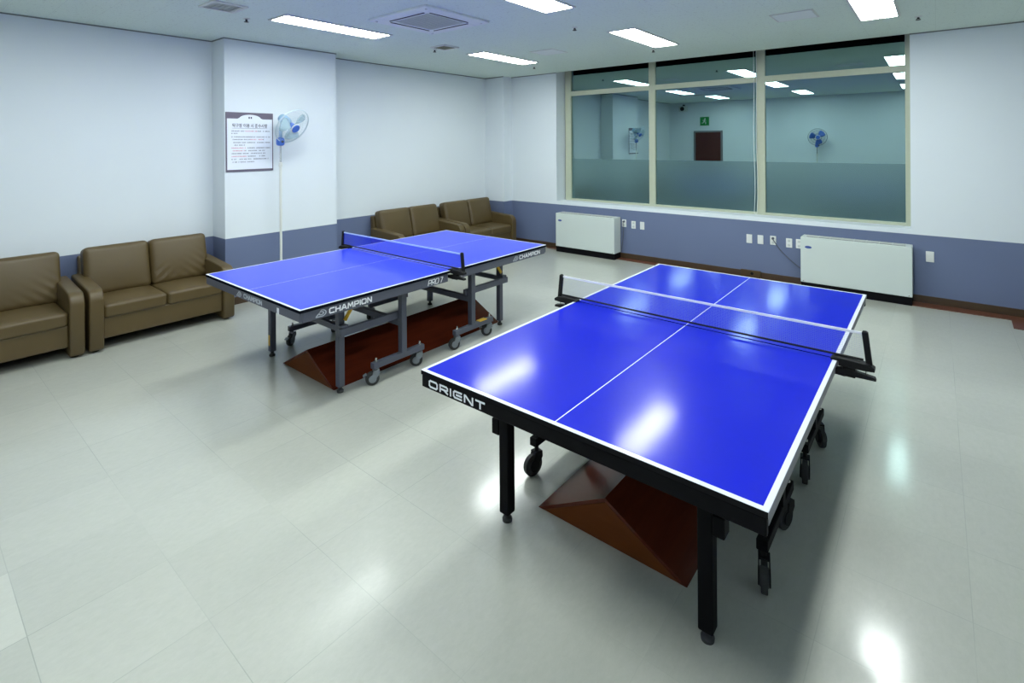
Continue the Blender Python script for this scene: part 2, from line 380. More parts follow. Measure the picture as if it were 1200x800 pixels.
box(b, ((WX0 + WX1) / 2, YB + 0.2, WZ0 / 2 - 0.01), (WX1 - WX0, 0.4, WZ0 + 0.02))
struct(obj('wall_back', b, M_WALL))
b = B(); box(b, (XR + 0.1, (YB + YR) / 2, H / 2), (0.2, YB - YR + 0.4, H + 0.04)); struct(obj('wall_right', b, M_WALL))
b = B(); box(b, ((XL + XR) / 2, YR - 0.1, H / 2), (XR - XL + 0.4, 0.2, H + 0.04)); struct(obj('wall_rear', b, M_WALL))
# blind pocket above the window
b = B()
box(b, ((WX0 + WX1) / 2, YB + 0.2, H + 0.24), (WX1 - WX0, 0.4, 0.04))
box(b, ((WX0 + WX1) / 2, YB + 0.004, H + 0.116), (WX1 - WX0, 0.008, 0.23))
box(b, ((WX0 + WX1) / 2, YB + 0.36, H + 0.12), (WX1 - WX0, 0.06, 0.22))
struct(obj('trim_2', b, M_POCKETSHADE))

# baseboards and the wooden border on the floor
b = B()
box(b, ((-6.118 + XR) / 2, YB - 0.006, 0.043), (XR + 6.118, 0.012, 0.086)); struct(obj('baseboard_back', b, M_BASE, bevel=0.002))
b = B()
for y0, y1, x in ((YR, 2.479, XL), (2.479, 3.894, XP), (3.894, 7.235, XL)):
    box(b, (x + 0.006, (y0 + y1) / 2, 0.043), (0.012, y1 - y0, 0.086))
struct(obj('baseboard_left', b, M_BASE, bevel=0.002))
b = B()
prism(b, [(-5.3, YB - 0.012), (-5.3, 7.40), (-3.9, 7.33), (-0.2, 7.265), (0.583, 7.29), (0.575, 6.98), (XR, 6.98), (XR, YB - 0.012)], -0.001, 0.006, lambda p, q, t: (p, q, t))
struct(obj('trim_1', b, M_STRIP))

b = B()      # thin dark strip drawn for the shadow line where walls meet the ceiling
for y0, y1, x in ((YR, 2.479, XL), (2.479, 3.894, XP), (3.894, 7.235, XL)): box(b, (x + 0.005, (y0 + y1) / 2, H - 0.006), (0.010, y1 - y0, 0.012))
for x0, x1, y in ((XL, XP, 2.474), (XL, XP, 3.899), (XL, -6.118, 7.230)): box(b, ((x0 + x1) / 2, y, H - 0.006), (x1 - x0, 0.010, 0.012))
for x0, x1 in ((-6.118, WX0), (WX1, XR)): box(b, ((x0 + x1) / 2, YB - 0.005, H - 0.006), (x1 - x0, 0.010, 0.012))
struct(obj('trim_3', b, pbr('ceiling_shadow_line', (0.20, 0.22, 0.22), 0.6, noise=0.05)))

# ------------------------------------------------------------------ window
win = bpy.data.objects.new('window_1', None); C.objects.link(win); struct(win)
YF = 7.716
b = B()
ztop = H + 0.14
xm = [-3.465, -1.872]
def fbar(x0, x1, z0, z1, d=0.07): box(b, ((x0 + x1) / 2, YF + d / 2, (z0 + z1) / 2), (x1 - x0, d, z1 - z0))
fbar(-5.095, -4.975, WZ0, ztop); fbar(-0.283, WX1 + 0.0, WZ0, ztop)
for x in xm: fbar(x - 0.052, x + 0.052, WZ0, ztop)
xs = [-4.975, xm[0] - 0.052, xm[0] + 0.052, xm[1] - 0.052, xm[1] + 0.052, -0.283]
for k in range(3):
    x0, x1 = xs[2 * k], xs[2 * k + 1]
    fbar(x0, x1, 2.655, 2.735, 0.062); fbar(x0, x1, WZ0, WZ0 + 0.035, 0.062); fbar(x0, x1, ztop - 0.03, ztop, 0.06)
obj('window_frame', b, M_FRAME, win, bevel=0.003)
for k in range(3):
    x0, x1 = xs[2 * k], xs[2 * k + 1]
    for z0, z1 in ((WZ0 + 0.035, 2.655), (2.735, ztop - 0.03)):
        b = B(); box(b, ((x0 + x1) / 2, YG + 0.004, (z0 + z1) / 2), (x1 - x0 + 0.01, 0.008, z1 - z0 + 0.01)); obj('pane', b, M_GLASS, win)
    b = B(); box(b, ((x0 + x1) / 2, YG - 0.0015, (WZ0 + 0.035 + 1.553) / 2), (x1 - x0, 0.003, 1.553 - WZ0 - 0.035)); o = obj('frosted_film', b, M_FILM, win)
    o['label'] = 'grey frosted film on the lower pane'

b = B()
for dx in (0, 0.035):
    pts = [(-1.955 + dx + 0.012 * math.sin(i * 0.4) * (i / 24), 7.69, 3.1 - (3.1 - 0.85) * i / 24) for i in range(25)]
    tube(b, pts, 0.0035, 6)
tube(b, [(-1.955 + 0.012 * math.sin(9.6), 7.69, 0.85), (-1.945, 7.69, 0.832), (-1.93, 7.69, 0.832), (-1.92 + 0.012 * math.sin(9.6), 7.69, 0.85)], 0.0035, 6)
tag(obj('blind_cord', b, M_WHITEPL, smooth=True), 'thin white looped blind cord hanging in front of the window beside its right mullion', 'cord')

# rear wall (seen mirrored in the window glass)
door = bpy.data.objects.new('door_1', None); C.objects.link(door); struct(door); door.location = (-5.36, YR, 0)
b = B(); box(b, (0, 0.015, 1.06), (0.76, 0.03, 2.12)); obj('door_leaf', b, M_DOOR, door, bevel=0.004)
b = B()
for s in (-1, 1): box(b, (s * 0.405, 0.02, 1.08), (0.05, 0.04, 2.16))
box(b, (0, 0.02, 2.145), (0.86, 0.04, 0.05)); obj('door_frame', b, M_GREYEDGE, door, bevel=0.004)
b = B(); cyl(b, (0.3, 0.03, 1.0), (0.3, 0.08, 1.0), 0.012); cyl(b, (0.3, 0.075, 1.0), (0.19, 0.075, 1.0), 0.01); obj('door_handle', b, M_CHROME, door, smooth=True)
ex = thing('exit_sign', 'green emergency exit sign with white running figure mirrored in the window above the door', 'sign', (-5.46, YR, 2.46))
part_box('sign_box', (0, 0.02, 0), (0.26, 0.04, 0.26), M_GREEN, ex)
b = B()   # running figure
cyl(b, (0.02, 0.04, 0.075), (0.02, 0.042, 0.075), 0.02, 12)
for a_, c_, wd in (((0.01, 0.045), (-0.005, -0.01), 0.035), ((-0.005, -0.01), (0.045, -0.035), 0.02), ((0.045, -0.035), (0.04, -0.085), 0.02),
                   ((-0.005, -0.01), (-0.035, -0.05), 0.02), ((-0.035, -0.05), (-0.08, -0.055), 0.02), ((0.01, 0.04), (0.055, 0.015), 0.016), ((0.01, 0.04), (-0.05, 0.02), 0.016)):
    a2, c2 = Vector((a_[0], 0.041, a_[1])), Vector((c_[0], 0.041, c_[1])); d = c2 - a2
    box(b, (a2 + c2) / 2, (d.length + wd * 0.5, 0.002, wd), Matrix.Rotation(-math.atan2(d.z, d.x), 3, 'Y'))
obj('running_figure', b, M_WHITEINK, ex)
sp = thing('wall_speaker', 'small dark box speaker high in the room corner mirrored in the window', 'speaker', (-6.10, YR, 2.86))
part_box('speaker_box', (0, 0.08, 0), (0.23, 0.16, 0.17), M_GRILLE, sp, 0.01)
b = B(); cyl(b, (0, 0.16, 0), (0, 0.164, 0), 0.065, 20); obj('speaker_cone', b, M_BLACKPL, sp)
part_box('bracket', (0, 0.02, 0.105), (0.06, 0.04, 0.06), M_BLACKPL, sp)

# ------------------------------------------------------------------ ceiling fittings
def lamp(x, y, label):
    t = thing('ceiling_light', label, 'ceiling light', (x, y, H), 0, 'recessed ceiling lights')
    w_, l_ = 0.30, 1.2
    b = B()
    for s in (-1, 1):
        box(b, (s * (w_ / 2 + 0.008), 0, -0.006), (0.022, l_ + 0.04, 0.012)); box(b, (0, s * (l_ / 2 + 0.009), -0.006), (w_, 0.022, 0.012))
    obj('trim_ring', b, M_LAMPFRAME, t, bevel=0.002)
    for s in (-1, 1):
        b = B(); box(b, (s * 0.0745, 0, -0.005), (0.139, l_, 0.006)); obj('diffuser', b, M_LAMP, t)
    part_box('centre_rib', (0, 0, -0.006), (0.010, l_, 0.011), M_LAMPFRAME, t, 0.002)
    for s in (-1, 1):
        for q in (-1, 1):
            b = B(); cyl(b, (s * 0.0745, q * (l_ / 2 - 0.012), -0.006), (s * 0.0745, q * (l_ / 2 - 0.03), -0.016), 0.008, 8)
            obj('lamp_clip', b, M_LAMPFRAME, t)
    return t
for x, y, lab in ((-4.80, 5.70, 'bright ceiling light nearest the far sofa corner of the room'),
                  (-2.63, 5.69, 'bright recessed ceiling light in front of the middle of the window'),
                  (-0.43, 5.68, 'bright twin-tube ceiling light cut by the top of the photo, above the right window bay'),
                  (-4.86, 3.02, 'long bright recessed ceiling light near the wall pillar, left of the air conditioner grille'),
                  (-2.66, 3.34, 'bright ceiling light cut by the top of the photo, right of the air conditioner'),
                  (-0.45, 3.34, 'ceiling light outside the frame, its mirror image at the upper right corner of the window'),
                  (-4.62, 0.98, 'ceiling light behind the camera, mirrored second from left in the middle window bay'),
                  (-2.55, 0.98, 'ceiling light behind the camera, mirrored above the standing fan in the right window bay'),
                  (-0.45, 0.98, 'ceiling light above and behind the camera outside the frame')):
    lamp(x, y, lab)

ac = thing('ceiling_air_conditioner', 'square white cassette air conditioner with grey grille set in the ceiling', 'air conditioner', (-3.86, 3.44, H))
b = B()
for s in (-1, 1):
    box(b, (s * 0.33, 0, -0.012), (0.18, 0.84, 0.024)); box(b, (0, s * 0.33, -0.012), (0.48, 0.18, 0.024))
obj('panel', b, M_PANEL, ac, bevel=0.006)
b = B()
for s in (-1, 1):
    box(b, (s * 0.285, 0, -0.026), (0.012, 0.50, 0.006)); box(b, (0, s * 0.285, -0.026), (0.50, 0.012, 0.006))
obj('air_slot', b, M_BLACKPL, ac)
b = B(); box(b, (0, 0, -0.010), (0.49, 0.49, 0.012))
for i in range(25): box(b, (-0.235 + i * 0.0196, 0, -0.020), (0.006, 0.48, 0.010))
for i in range(13): box(b, (0, -0.235 + i * 0.0392, -0.020), (0.48, 0.006, 0.010))
obj('intake_grille', b, M_GRILLE, ac)
for cx_ in (-1, 1):
    for cy_ in (-1, 1):
        b = B(); lathe(b, [(0.012, 0), (0.012, -0.006), (0.006, -0.009)], (cx_ * 0.36, cy_ * 0.36, -0.024), 12); obj('corner_cap', b, M_GRILLE, ac)
def vent(x, y, s, label, m2, rot=0):
    t = thing('ceiling_vent', label, 'vent', (x, y, H), rot)
    b = B()
    for q in (-1, 1):
        box(b, (q * (s / 2 - 0.015), 0, -0.007), (0.03, s, 0.014)); box(b, (0, q * (s / 2 - 0.015), -0.007), (s - 0.06, 0.03, 0.014))
    obj('vent_frame', b, M_LAMPFRAME, t, bevel=0.002)
    b = B(); box(b, (0, 0, -0.002), (s - 0.05, s - 0.05, 0.003)); obj('vent_backing', b, M_GRILLE, t)
    n = 6
    for i in range(n):
        b = B(); yy = -s / 2 + 0.05 + (s - 0.1) * i / (n - 1)
        box(b, (0, yy, -0.010), (s - 0.06, 0.022, 0.003), Matrix.Rotation(0.6, 3, 'X')); obj('slat', b, m2, t)
vent(-4.84, 1.92, 0.30, 'square louvred air vent in the ceiling at the top left edge of the photo', M_LAMPFRAME, 0.0)
vent(-4.80, 4.53, 0.26, 'small yellowish air vent in the ceiling between two long lamps', pbr('aged_vent_slat', (0.42, 0.42, 0.30), 0.6, noise=0.05))
def hatch(x, y, s, label):
    t = thing('access_panel', label, 'access panel', (x, y, H))
    part_box('hatch_cover', (0, 0, -0.003), (s - 0.02, s - 0.02, 0.008), M_PANEL, t, 0.002)
    b = B()
    for q in (-1, 1):
        box(b, (q * s / 2, 0, -0.003), (0.012, s + 0.012, 0.006)); box(b, (0, q * s / 2, -0.003), (s, 0.012, 0.006))
    obj('hatch_frame', b, M_LAMPFRAME, t)
hatch(-1.06, 5.64, 0.36, 'flat square access panel in the ceiling in front of the right window bay')
hatch(-4.02, 5.70, 0.36, 'flat square access panel in the ceiling beside the far left lamp')
def sprinkler(x, y, label):
    t = thing('sprinkler_head', label, 'sprinkler', (x, y, H), 0, 'ceiling sprinklers')
    b = B(); lathe(b, [(0.032, 0), (0.030, -0.006), (0.012, -0.010)], (0, 0, 0), 16); obj('escutcheon', b, M_LAMPFRAME, t)
    b = B(); cyl(b, (0, 0, -0.008), (0, 0, -0.024), 0.010, 10); cyl(b, (0, 0, -0.032), (0, 0, -0.035), 0.022, 12)
    for s in (-1, 1): tube(b, [(s * 0.009, 0, -0.02), (s * 0.015, 0, -0.027), (s * 0.006, 0, -0.033)], 0.003, 6)
    obj('nozzle', b, M_BLACKPL, t)
for x, y, lab in ((-5.15, 2.25, 'small dark sprinkler head in the ceiling between the top left vent and the pillar'),
                  (-5.03, 4.57, 'small dark sprinkler head in the ceiling beside the small yellowish vent'),
                  (-2.95, 4.66, 'small dark sprinkler head in the ceiling between the two middle lamps'),
                  (-2.88, 6.47, 'small dark sprinkler head in the ceiling between the middle lamp and the window'),
                  (-4.97, 6.64, 'small dark sprinkler head in the ceiling beyond the far left lamp'),
                  (-0.13, 6.48, 'small dark sprinkler head in the ceiling above the right edge of the window')):
    sprinkler(x, y, lab)

# ================================================================== TABLES
def rot2(x, y, a): return (x * math.cos(a) - y * math.sin(a), x * math.sin(a) + y * math.cos(a))
GLYPH = {
 'O': (1.1, [[(.15, 0), (.95, 0), (1.1, .2), (1.1, .8), (.95, 1), (.15, 1), (0, .8), (0, .2), (.15, 0)]]),
 'C': (1.05, [[(1.05, 1), (.15, 1), (0, .8), (0, .2), (.15, 0), (1.05, 0)]]),
 'H': (1.0, [[(0, 0), (0, 1)], [(1, 0), (1, 1)], [(0, .5), (1, .5)]]),
 'A': (1.1, [[(0, 0), (.45, 1), (.65, 1), (1.1, 0)], [(.2, .3), (.9, .3)]]),
 'M': (1.25, [[(0, 0), (.1, 1), (.2, 1), (.62, .3), (1.05, 1), (1.15, 1), (1.25, 0)]]),
 'P': (1.0, [[(0, 0), (0, 1), (.85, 1), (1, .85), (1, .55), (.85, .4), (0, .4)]]),
 'R': (1.0, [[(0, 0), (0, 1), (.85, 1), (1, .85), (1, .57), (.85, .42), (0, .42)], [(.5, .42), (1.0, 0)]]),
 'I': (0.0, [[(0, 0), (0, 1)]]),
 'N': (1.0, [[(0, 0), (0, 1), (.12, 1), (.88, 0), (1, 0), (1, 1)]]),
 'E': (1.0, [[(1, 1), (.15, 1), (0, .8), (0, .2), (.15, 0), (1, 0)], [(.38, .5), (1, .5)]]),
 'T': (1.0, [[(0, 1), (1, 1)], [(.5, 1), (.5, 0)]]),
 '7': (0.7, [[(0, 1), (.7, 1), (.25, 0)]]),
 ' ': (0.2, [])}
def sign_bm(s_, center, width, height, R, wt=0.22, gap=0.42, slant=0.0, depth=0.0012):
    """wide square-built capitals drawn as strokes"""
    tot = sum(GLYPH[c][0] for c in s_) + gap * (len(s_) - 1)
    sx_, sy_ = (width - wt * height) / tot, height * (1 - wt)
    b = B(); x = 0.0; th = wt * height
    def P(p, q): return Vector(((p / 1.0) * sx_ - (width - wt * height) / 2 + slant * (q - 0.5) * height, (q - 0.5) * sy_))
    k = 0
    for ch in s_:
        wd_, polys = GLYPH[ch]
        for pl in polys:
            for a_, c_ in zip(pl, pl[1:]):
                A_, C_ = P(x + a_[0], a_[1]), P(x + c_[0], c_[1]); d = (C_ - A_)
                if d.length < 1e-6: continue
                d.normalize(); nrm = Vector((-d.y, d.x)); k += 1
                ex_ = d * th * 0.42; hv = nrm * th / 2; dz = depth + (k % 4) * 0.00006
                pts = [A_ - ex_ - hv, C_ + ex_ - hv, C_ + ex_ + hv, A_ - ex_ + hv]
                lo = [b.verts.new(Vector(center) + R @ Vector((p.x, p.y, 0))) for p in pts]
                hi = [b.verts.new(Vector(center) + R @ Vector((p.x, p.y, dz))) for p in pts]
                b.faces.new(lo[::-1]); b.faces.new(hi)
                for i in range(4): b.faces.new((lo[i], lo[(i + 1) % 4], hi[(i + 1) % 4], hi[i]))
        x += wd_ + gap
    return b
def emblem(c, wd, ht, R):
    """striped almond-shaped emblem"""
    b = B()
    def P(x, y): return Vector(c) + R @ Vector((x * wd / 2, y * ht / 2, 0.0012))
    def ring(r0, r1, a0, a1, sx, n=14):
        for i in range(n):
            t0, t1 = a0 + (a1 - a0) * i / n, a0 + (a1 - a0) * (i + 1) / n
            q = []
            for r, t in ((r0, t0), (r1, t0), (r1, t1), (r0, t1)):
                q.append(b.verts.new(P(r * math.cos(t) * sx + (0.0), r * math.sin(t))))
            b.faces.new(q)
    for q in ([(-1, -0.7), (0.0, 1.0), (0.2, 1.0), (-0.72, -0.7)], [(-1, -0.7), (-0.9, -0.95), (0.35, -0.95), (0.25, -0.7)]):
        b.faces.new([b.verts.new(P(x, y)) for x, y in q])
    ring(0.78, 1.0, -PI / 2, PI / 2, 0.9); ring(0.3, 0.55, 0, 2 * PI, 0.9)
    bmesh.ops.remove_doubles(b, verts=b.verts, dist=1e-5)
    r = bmesh.ops.extrude_face_region(b, geom=b.faces[:])
    bmesh.ops.translate(b, vec=R @ Vector((0, 0, -0.0012)), verts=[g for g in r['geom'] if isinstance(g, bmesh.types.BMVert)])
    return b
def caster(frame, x, y, zc, swivel, wr, mfork, mwheel, brake):
    b = B(); R = Matrix.Rotation(swivel, 3, 'Z')
    def T(p): return Vector((x, y, 0)) + R @ Vector(p)
    o = -0.028
    cyl(b, T((0, o, wr)) + R @ Vector((-0.013, 0, 0)), T((0, o, wr)) + R @ Vector((0.013, 0, 0)), wr, 24)
    cyl(b, T((-0.017, o, wr)), T((0.017, o, wr)), wr * 0.62, 18)
    obj('caster_wheel', b, mwheel, frame, bevel=0.003)
    b = B()
    for s in (-1, 1):
        prism(b, [(-0.022, 2 * wr + 0.008), (0.024, 2 * wr + 0.008), (0.026, 2 * wr - 0.02), (o + 0.014, wr - 0.012), (o - 0.014, wr - 0.012)],
              s * 0.018, s * 0.023, lambda p, q, t: tuple(T((t, p, q))))
    box(b, T((0, 0, 2 * wr + 0.008)), (0.046, 0.048, 0.008), R)
    cyl(b, T((0, 0, 2 * wr + 0.01)), T((0, 0, zc)), 0.011, 12)
    for s in (-1, 1): cyl(b, T((s * 0.0175, o, wr)), T((s * 0.024, o, wr)), wr * 0.56, 18)
    if brake:
        box(b, T((0, o - wr - 0.004, wr + 0.03)), (0.036, 0.028, 0.008), R @ Matrix.Rotation(0.5, 3, 'X'))
    obj('caster_fork', b, mfork, frame, bevel=0.0015)
def table(name, label, cx, cy, st):
    t = thing(name, label, 'table tennis table', (cx, cy, 0))
    Z = 0.76; W, LN = 0.7625, 1.37
    mf, ms = st['frame'], st['side']
    for s in (-1, 1):
        # top slab: its local origin is the middle of the net line on the surface, as the lines need
        b = B(); y0, y1 = 0.006, LN
        box(b, (0, s * (y0 + y1) / 2, -0.011), (2 * W, y1 - y0, 0.022))
        o = obj('tabletop', b, st['top'], t, bevel=0.0015); o.location = (0, 0, Z)
        ea = part_box('end_apron', (0, s * (LN - 0.013), Z - 0.022 - st['eh'] / 2), (2 * W - 0.012, 0.022, st['eh']), st['end'], t)
        if s < 0:
            if st['kind'] == 'near':
                o = obj('lettering', sign_bm('ORIENT', (-0.53, -LN + 0.002, Z - 0.050), 0.356, 0.036, FRONT), M_WHITEINK, ea); o['label'] = 'white maker lettering'
            else:
                o = obj('lettering', sign_bm('CHAMPION', (0.090, -LN + 0.002, Z - 0.052), 0.290, 0.034, FRONT), M_GREYINK, ea)
                obj('emblem', emblem((-0.135, -LN + 0.002, Z - 0.052), 0.085, 0.044, FRONT), M_GREYINK, ea)
                part_box('sticker', (0.47, -LN + 0.0015, Z - 0.060), (0.028, 0.002, 0.040), M_WHITEINK, ea, 0)
        for q in (-1, 1):
            ya, yb_ = st['gap'], LN - 0.024
            sa = part_box('side_apron', (q * (W - 0.016), s * (ya + yb_) / 2, Z - 0.022 - st['sh'] / 2), (0.022, yb_ - ya, st['sh']), ms, t)
            if q > 0 and st['kind'] == 'far':
                yc = -0.985 if s < 0 else 1.090
                obj('lettering', sign_bm('CHAMPION', (W - 0.005, yc, Z - 0.056), 0.345, 0.040, SIDE), M_WHITEINK, sa)
                obj('emblem', emblem((W - 0.005, yc - 0.230, Z - 0.056), 0.085, 0.048, SIDE), M_GREYINK, sa)
                if s < 0: obj('lettering', sign_bm('PRO 7', (W - 0.005, -0.19, Z - 0.058), 0.160, 0.046, SIDE, 0.13, 0.30, 0.2), M_WHITEINK, sa)
            if q > 0 and st['kind'] == 'near' and s > 0:
                obj('lettering', sign_bm('ORIENT', (W - 0.005, 1.17, Z - 0.041), 0.30, 0.026, SIDE), M_GREYINK, sa)
        # legs
        lx, ly, lt = st['lx'], (st['ly'] if s < 0 else st['ly2']), st['lt']
        ztop = Z - 0.022
        for q in (-1, 1):
            b = B(); box(b, (q * lx, s * ly, (0.042 + ztop) / 2), (lt, lt, ztop - 0.042)); lg = obj('leg', b, mf, t, bevel=0.006)
            b = B(); lathe(b, [(0.024, 0.0), (0.025, 0.012), (0.021, 0.018), (0.013, 0.022), (0.013, 0.046)], (q * lx, s * ly, 0), 20); obj('foot', b, M_RUBBER, lg, smooth=False)
            part_box('bracket', (q * (lx + lt / 2 + 0.022), s * ly, st['bz']), (0.044, 0.06, 0.075), mf, lg, 0.005)
            if st['kind'] == 'far':
                part_box('lever', (q * (lx + lt / 2 + 0.012), s * (ly - 0.055), Z - 0.175), (0.014, 0.028, 0.13), M_YELLOW, lg, 0.004, Matrix.Rotation(s * 0.62, 3, 'X'))
                if s < 0 and q < 0: part_box('sticker', (q * lx, s * ly - lt / 2 - 0.001, 0.14), (0.022, 0.002, 0.09), M_YELLOW, lg, 0)
        part_box('leg_crossbar', (0, s * ly, st['lb']), (2 * lx - lt, 0.03, 0.045), mf, t)
        # wheeled carriage frames
        pc, pp = st['tc'][0 if s < 0 else 1], st['tp'][0 if s < 0 else 1]
        px = st['px']; fz = st['fz']
        for q in (-1, 1):
            b = B(); box(b, (q * px, pc, fz), (0.045, 0.50, 0.045)); wf = obj('wheel_frame', b, mf, t, bevel=0.004)
            for k in (-1, 1):
                caster(wf, q * px, pc + k * 0.215, fz, st['sw'][(k > 0) * 1 + (s > 0) * 2] * (1 if q > 0 else -1), st['wr'], st['fork'], st['wheel'], k * s > 0 and st['kind'] == 'far')
                b = B(); lathe(b, [(0.014, 0), (0.014, 0.012), (0.008, 0.014), (0.008, 0.03)], (q * px, pc + k * 0.215, fz + 0.022), 10); obj('stem_nut', b, M_CHROME, wf)
            part_box('post', (q * px, pp, (fz + 0.02 + ztop) / 2), (0.05, 0.05, ztop - fz - 0.02), mf, t, 0.004)
            y0, y1 = sorted((pp - s * 0.045, s * (ly + 0.04)))
            xb = (lx + px) / 2 + 0.006
            part_box('side_rail', (q * xb, (y0 + y1) / 2, st['rail']), (0.035, y1 - y0, 0.055), mf, t, 0.004)
            if st['kind'] == 'far' and s > 0 and q > 0:
                part_box('strap', (px, pc + 0.11, fz + 0.024), (0.049, 0.10, 0.006), M_YELLOW, wf, 0)
        part_box('crossbar', (0, pp, st['xb']), (2 * px - 0.05, 0.04, 0.05), mf, t, 0.004)
        b = B()
        for q in (-1, 1):
            box(b, (q * 0.38, s * 0.68, Z - 0.04), (0.03, 1.25, 0.036))
        obj('top_bearer', b, mf, t)
    return t
near = dict(kind='near', top=M_TOP1, frame=M_BLACK, end=M_BLACK, side=M_GREYEDGE, eh=0.056, sh=0.036, gap=0.04,
            lx=0.482, ly=1.07, ly2=1.07, lt=0.056, lb=0.61, px=0.585, tc=(-0.475, 0.39), tp=(-0.435, 0.365), fz=0.185, wr=0.058,
            sw=(0.25, -0.3, 0.15, 0.5), fork=M_BLACKPL, wheel=M_RUBBER, rail=0.55, xb=0.56, bz=0.45)
far = dict(kind='far', top=M_TOP2, frame=M_STEEL, end=M_STEEL, side=M_STEEL, eh=0.058, sh=0.068, gap=0.05,
           lx=0.525, ly=0.93, ly2=0.885, lt=0.05, lb=0.47, px=0.633, tc=(-0.475, 0.39), tp=(-0.435, 0.365), fz=0.150, wr=0.052,
           sw=(-0.5, -0.75, -0.4, -0.7), fork=M_CASTER, wheel=M_RUBBER, rail=0.46, xb=0.40, bz=0.47)
table('table_tennis_table', 'blue table tennis table with black frame and white word on its end, nearest the camera', -1.144, 3.001, near)
table('table_tennis_table', 'blue table tennis table with blue-grey steel frame and yellow levers, near the sofas', -3.953, 3.087, far)

def net(label, cx, cy, mnet, mtape):
    t = thing('table_tennis_net', label, 'net', (cx, cy, 0))
    Z = 0.76; X = 0.868
    b = B(); nx, nz = 40, 4
    vs_ = [[b.verts.new((-X + 2 * X * i / nx, 0.0006 * math.sin(i), Z + 0.022 + (0.124) * j / nz)) for i in range(nx + 1)] for j in range(nz + 1)]
    for j in range(nz):
        for i in range(nx): b.faces.new((vs_[j][i], vs_[j][i + 1], vs_[j + 1][i + 1], vs_[j + 1][i]))
    obj('net_mesh', b, mnet, t)
    part_box('top_tape', (0, 0, Z + 0.148), (2 * X, 0.005, 0.013), mtape, t, 0.001)
    b = B(); tube(b, [(-X, 0, Z + 0.022), (0, 0, Z + 0.020), (X, 0, Z + 0.022)], 0.0055, 8); obj('bottom_cord', b, M_BLACKPL, t)
    for s in (-1, 1):
        b = B(); box(b, (s * (X + 0.016), 0, Z + 0.068), (0.026, 0.022, 0.182), Matrix.Rotation(s * -0.11, 3, 'Y')); box(b, (s * (X + 0.006), 0, Z + 0.157), (0.018, 0.016, 0.012)); obj('net_post', b, M_BLACKPL, t, bevel=0.004)
        b = B()
        prism(b, [(0.735, Z + 0.001), (0.735, Z + 0.010), (0.765, Z + 0.017), (0.89, Z + 0.012), (0.915, Z - 0.002), (0.915, Z - 0.018), (0.87, Z - 0.022), (0.768, Z - 0.022), (0.768, Z + 0.001)],
              -0.024, 0.024, lambda p, q, u: (s * p, u - 0.01, q))
        cl = obj('clamp', b, M_BLACKPL, t, bevel=0.003)
        b = B()
        prism(b, [(0.70, Z - 0.065), (0.70, Z - 0.050), (0.80, Z - 0.030), (0.915, Z - 0.048), (0.92, Z - 0.062), (0.82, Z - 0.064), (0.79, Z - 0.072)],
              -0.016, 0.016, lambda p, q, u: (s * p, u - 0.01, q))
        box(b, (s * 0.812, -0.01, Z - 0.045), (0.05, 0.03, 0.05))
        obj('clamp_lever', b, M_BLACKPL, cl, bevel=0.002)
        b = B(); cyl(b, (s * 0.88, -0.01, Z - 0.02), (s * 0.88, -0.01, Z - 0.05), 0.004, 8); obj('clamp_screw', b, M_CHROME, cl)
    return t
net('pale see-through net with white tape across the near black-framed table', -1.144, 3.001, M_NET1, M_TAPE)
net('blue net with pale blue tape across the grey-framed table near the sofas', -3.953, 3.087, M_NET2, M_LBTAPE)

def gable(label, cx, y0, y1, hw, h):
    t = thing('gable_block', label, 'wooden block', (cx, (y0 + y1) / 2, 0))
    l = (y1 - y0) / 2
    for s in (-1, 1):
        b = B()
        d = 0.016
        prism(b, [(s * hw, 0.0), (s * 0.0, h), (s * 0.0, h - d * 1.15), (s * (hw - d * 1.9), 0.0)], -l, l, lambda p, q, t_: (p, t_, q))
        obj('sloping_panel', b, M_MAHOG, t)
    for s in (-1, 1):
        b = B()
        prism(b, [(-hw + 0.032, 0.0), (hw - 0.032, 0.0), (0, h - 0.021)], s * (l - 0.016), s * (l - 0.001), lambda p, q, t_: (p, t_, q))
        obj('end_panel', b, M_MAHOG_ENDLIT, t)
    return t
gable('low mahogany gable-shaped block lying under the near black-framed table', -1.183, 2.10, 3.92, 0.380, 0.207)
gable('low mahogany gable-shaped block lying under the grey-framed table', -3.872, 2.14, 4.02, 0.387, 0.207)

# ================================================================== SOFAS
def cushion(bm, c, s, r=0.03, puff=(0, 0.0), n=18, wr=None, rot=None):
    """rounded, slightly puffed cushion; puff = (axis, amount); wr = list of corners with creases"""
    bb = B(); bmesh.ops.create_cube(bb, size=2)
    bmesh.ops.subdivide_edges(bb, edges=bb.edges[:], cuts=n, use_grid_fill=True)
    hs = [x / 2 for x in s]
    for v in bb.verts:
        u = v.co.copy()
        p = Vector((u[i] * hs[i] for i in range(3)))
        q = Vector((max(-hs[i] + r, min(hs[i] - r, p[i])) for i in range(3)))
        d = p - q
        if d.length > 1e-6: p = q + d.normalized() * min(r, d.length)
        a, am = puff; o = [i for i in range(3) if i != a]
        k = (1 - u[o[0]] ** 2) * (1 - u[o[1]] ** 2)
        p[a] += am * k * (1 if u[a] > 0 else (-1 if u[a] < 0 else 0)) * abs(u[a])
        if wr and u.x > 0.2:
            for su in wr:
                dx, dv = 1 - su * u.y, u.z + 1
                f = math.exp(-((dx + dv) / 1.0) ** 2) * min(1, dx * 6) * min(1, dv * 6)
                p.x += 0.015 * math.sin(17 * (dx - dv) + 1.1 * su) * f
        v.co = p
    m = Matrix.Translation(Vector(c)) @ (rot.to_4x4() if rot else Matrix.Identity(4))
    bmesh.ops.transform(bb, matrix=m, verts=bb.verts)
    me = bpy.data.meshes.new('t'); bb.to_mesh(me); bb.free(); bm.from_mesh(me); bpy.data.meshes.remove(me)
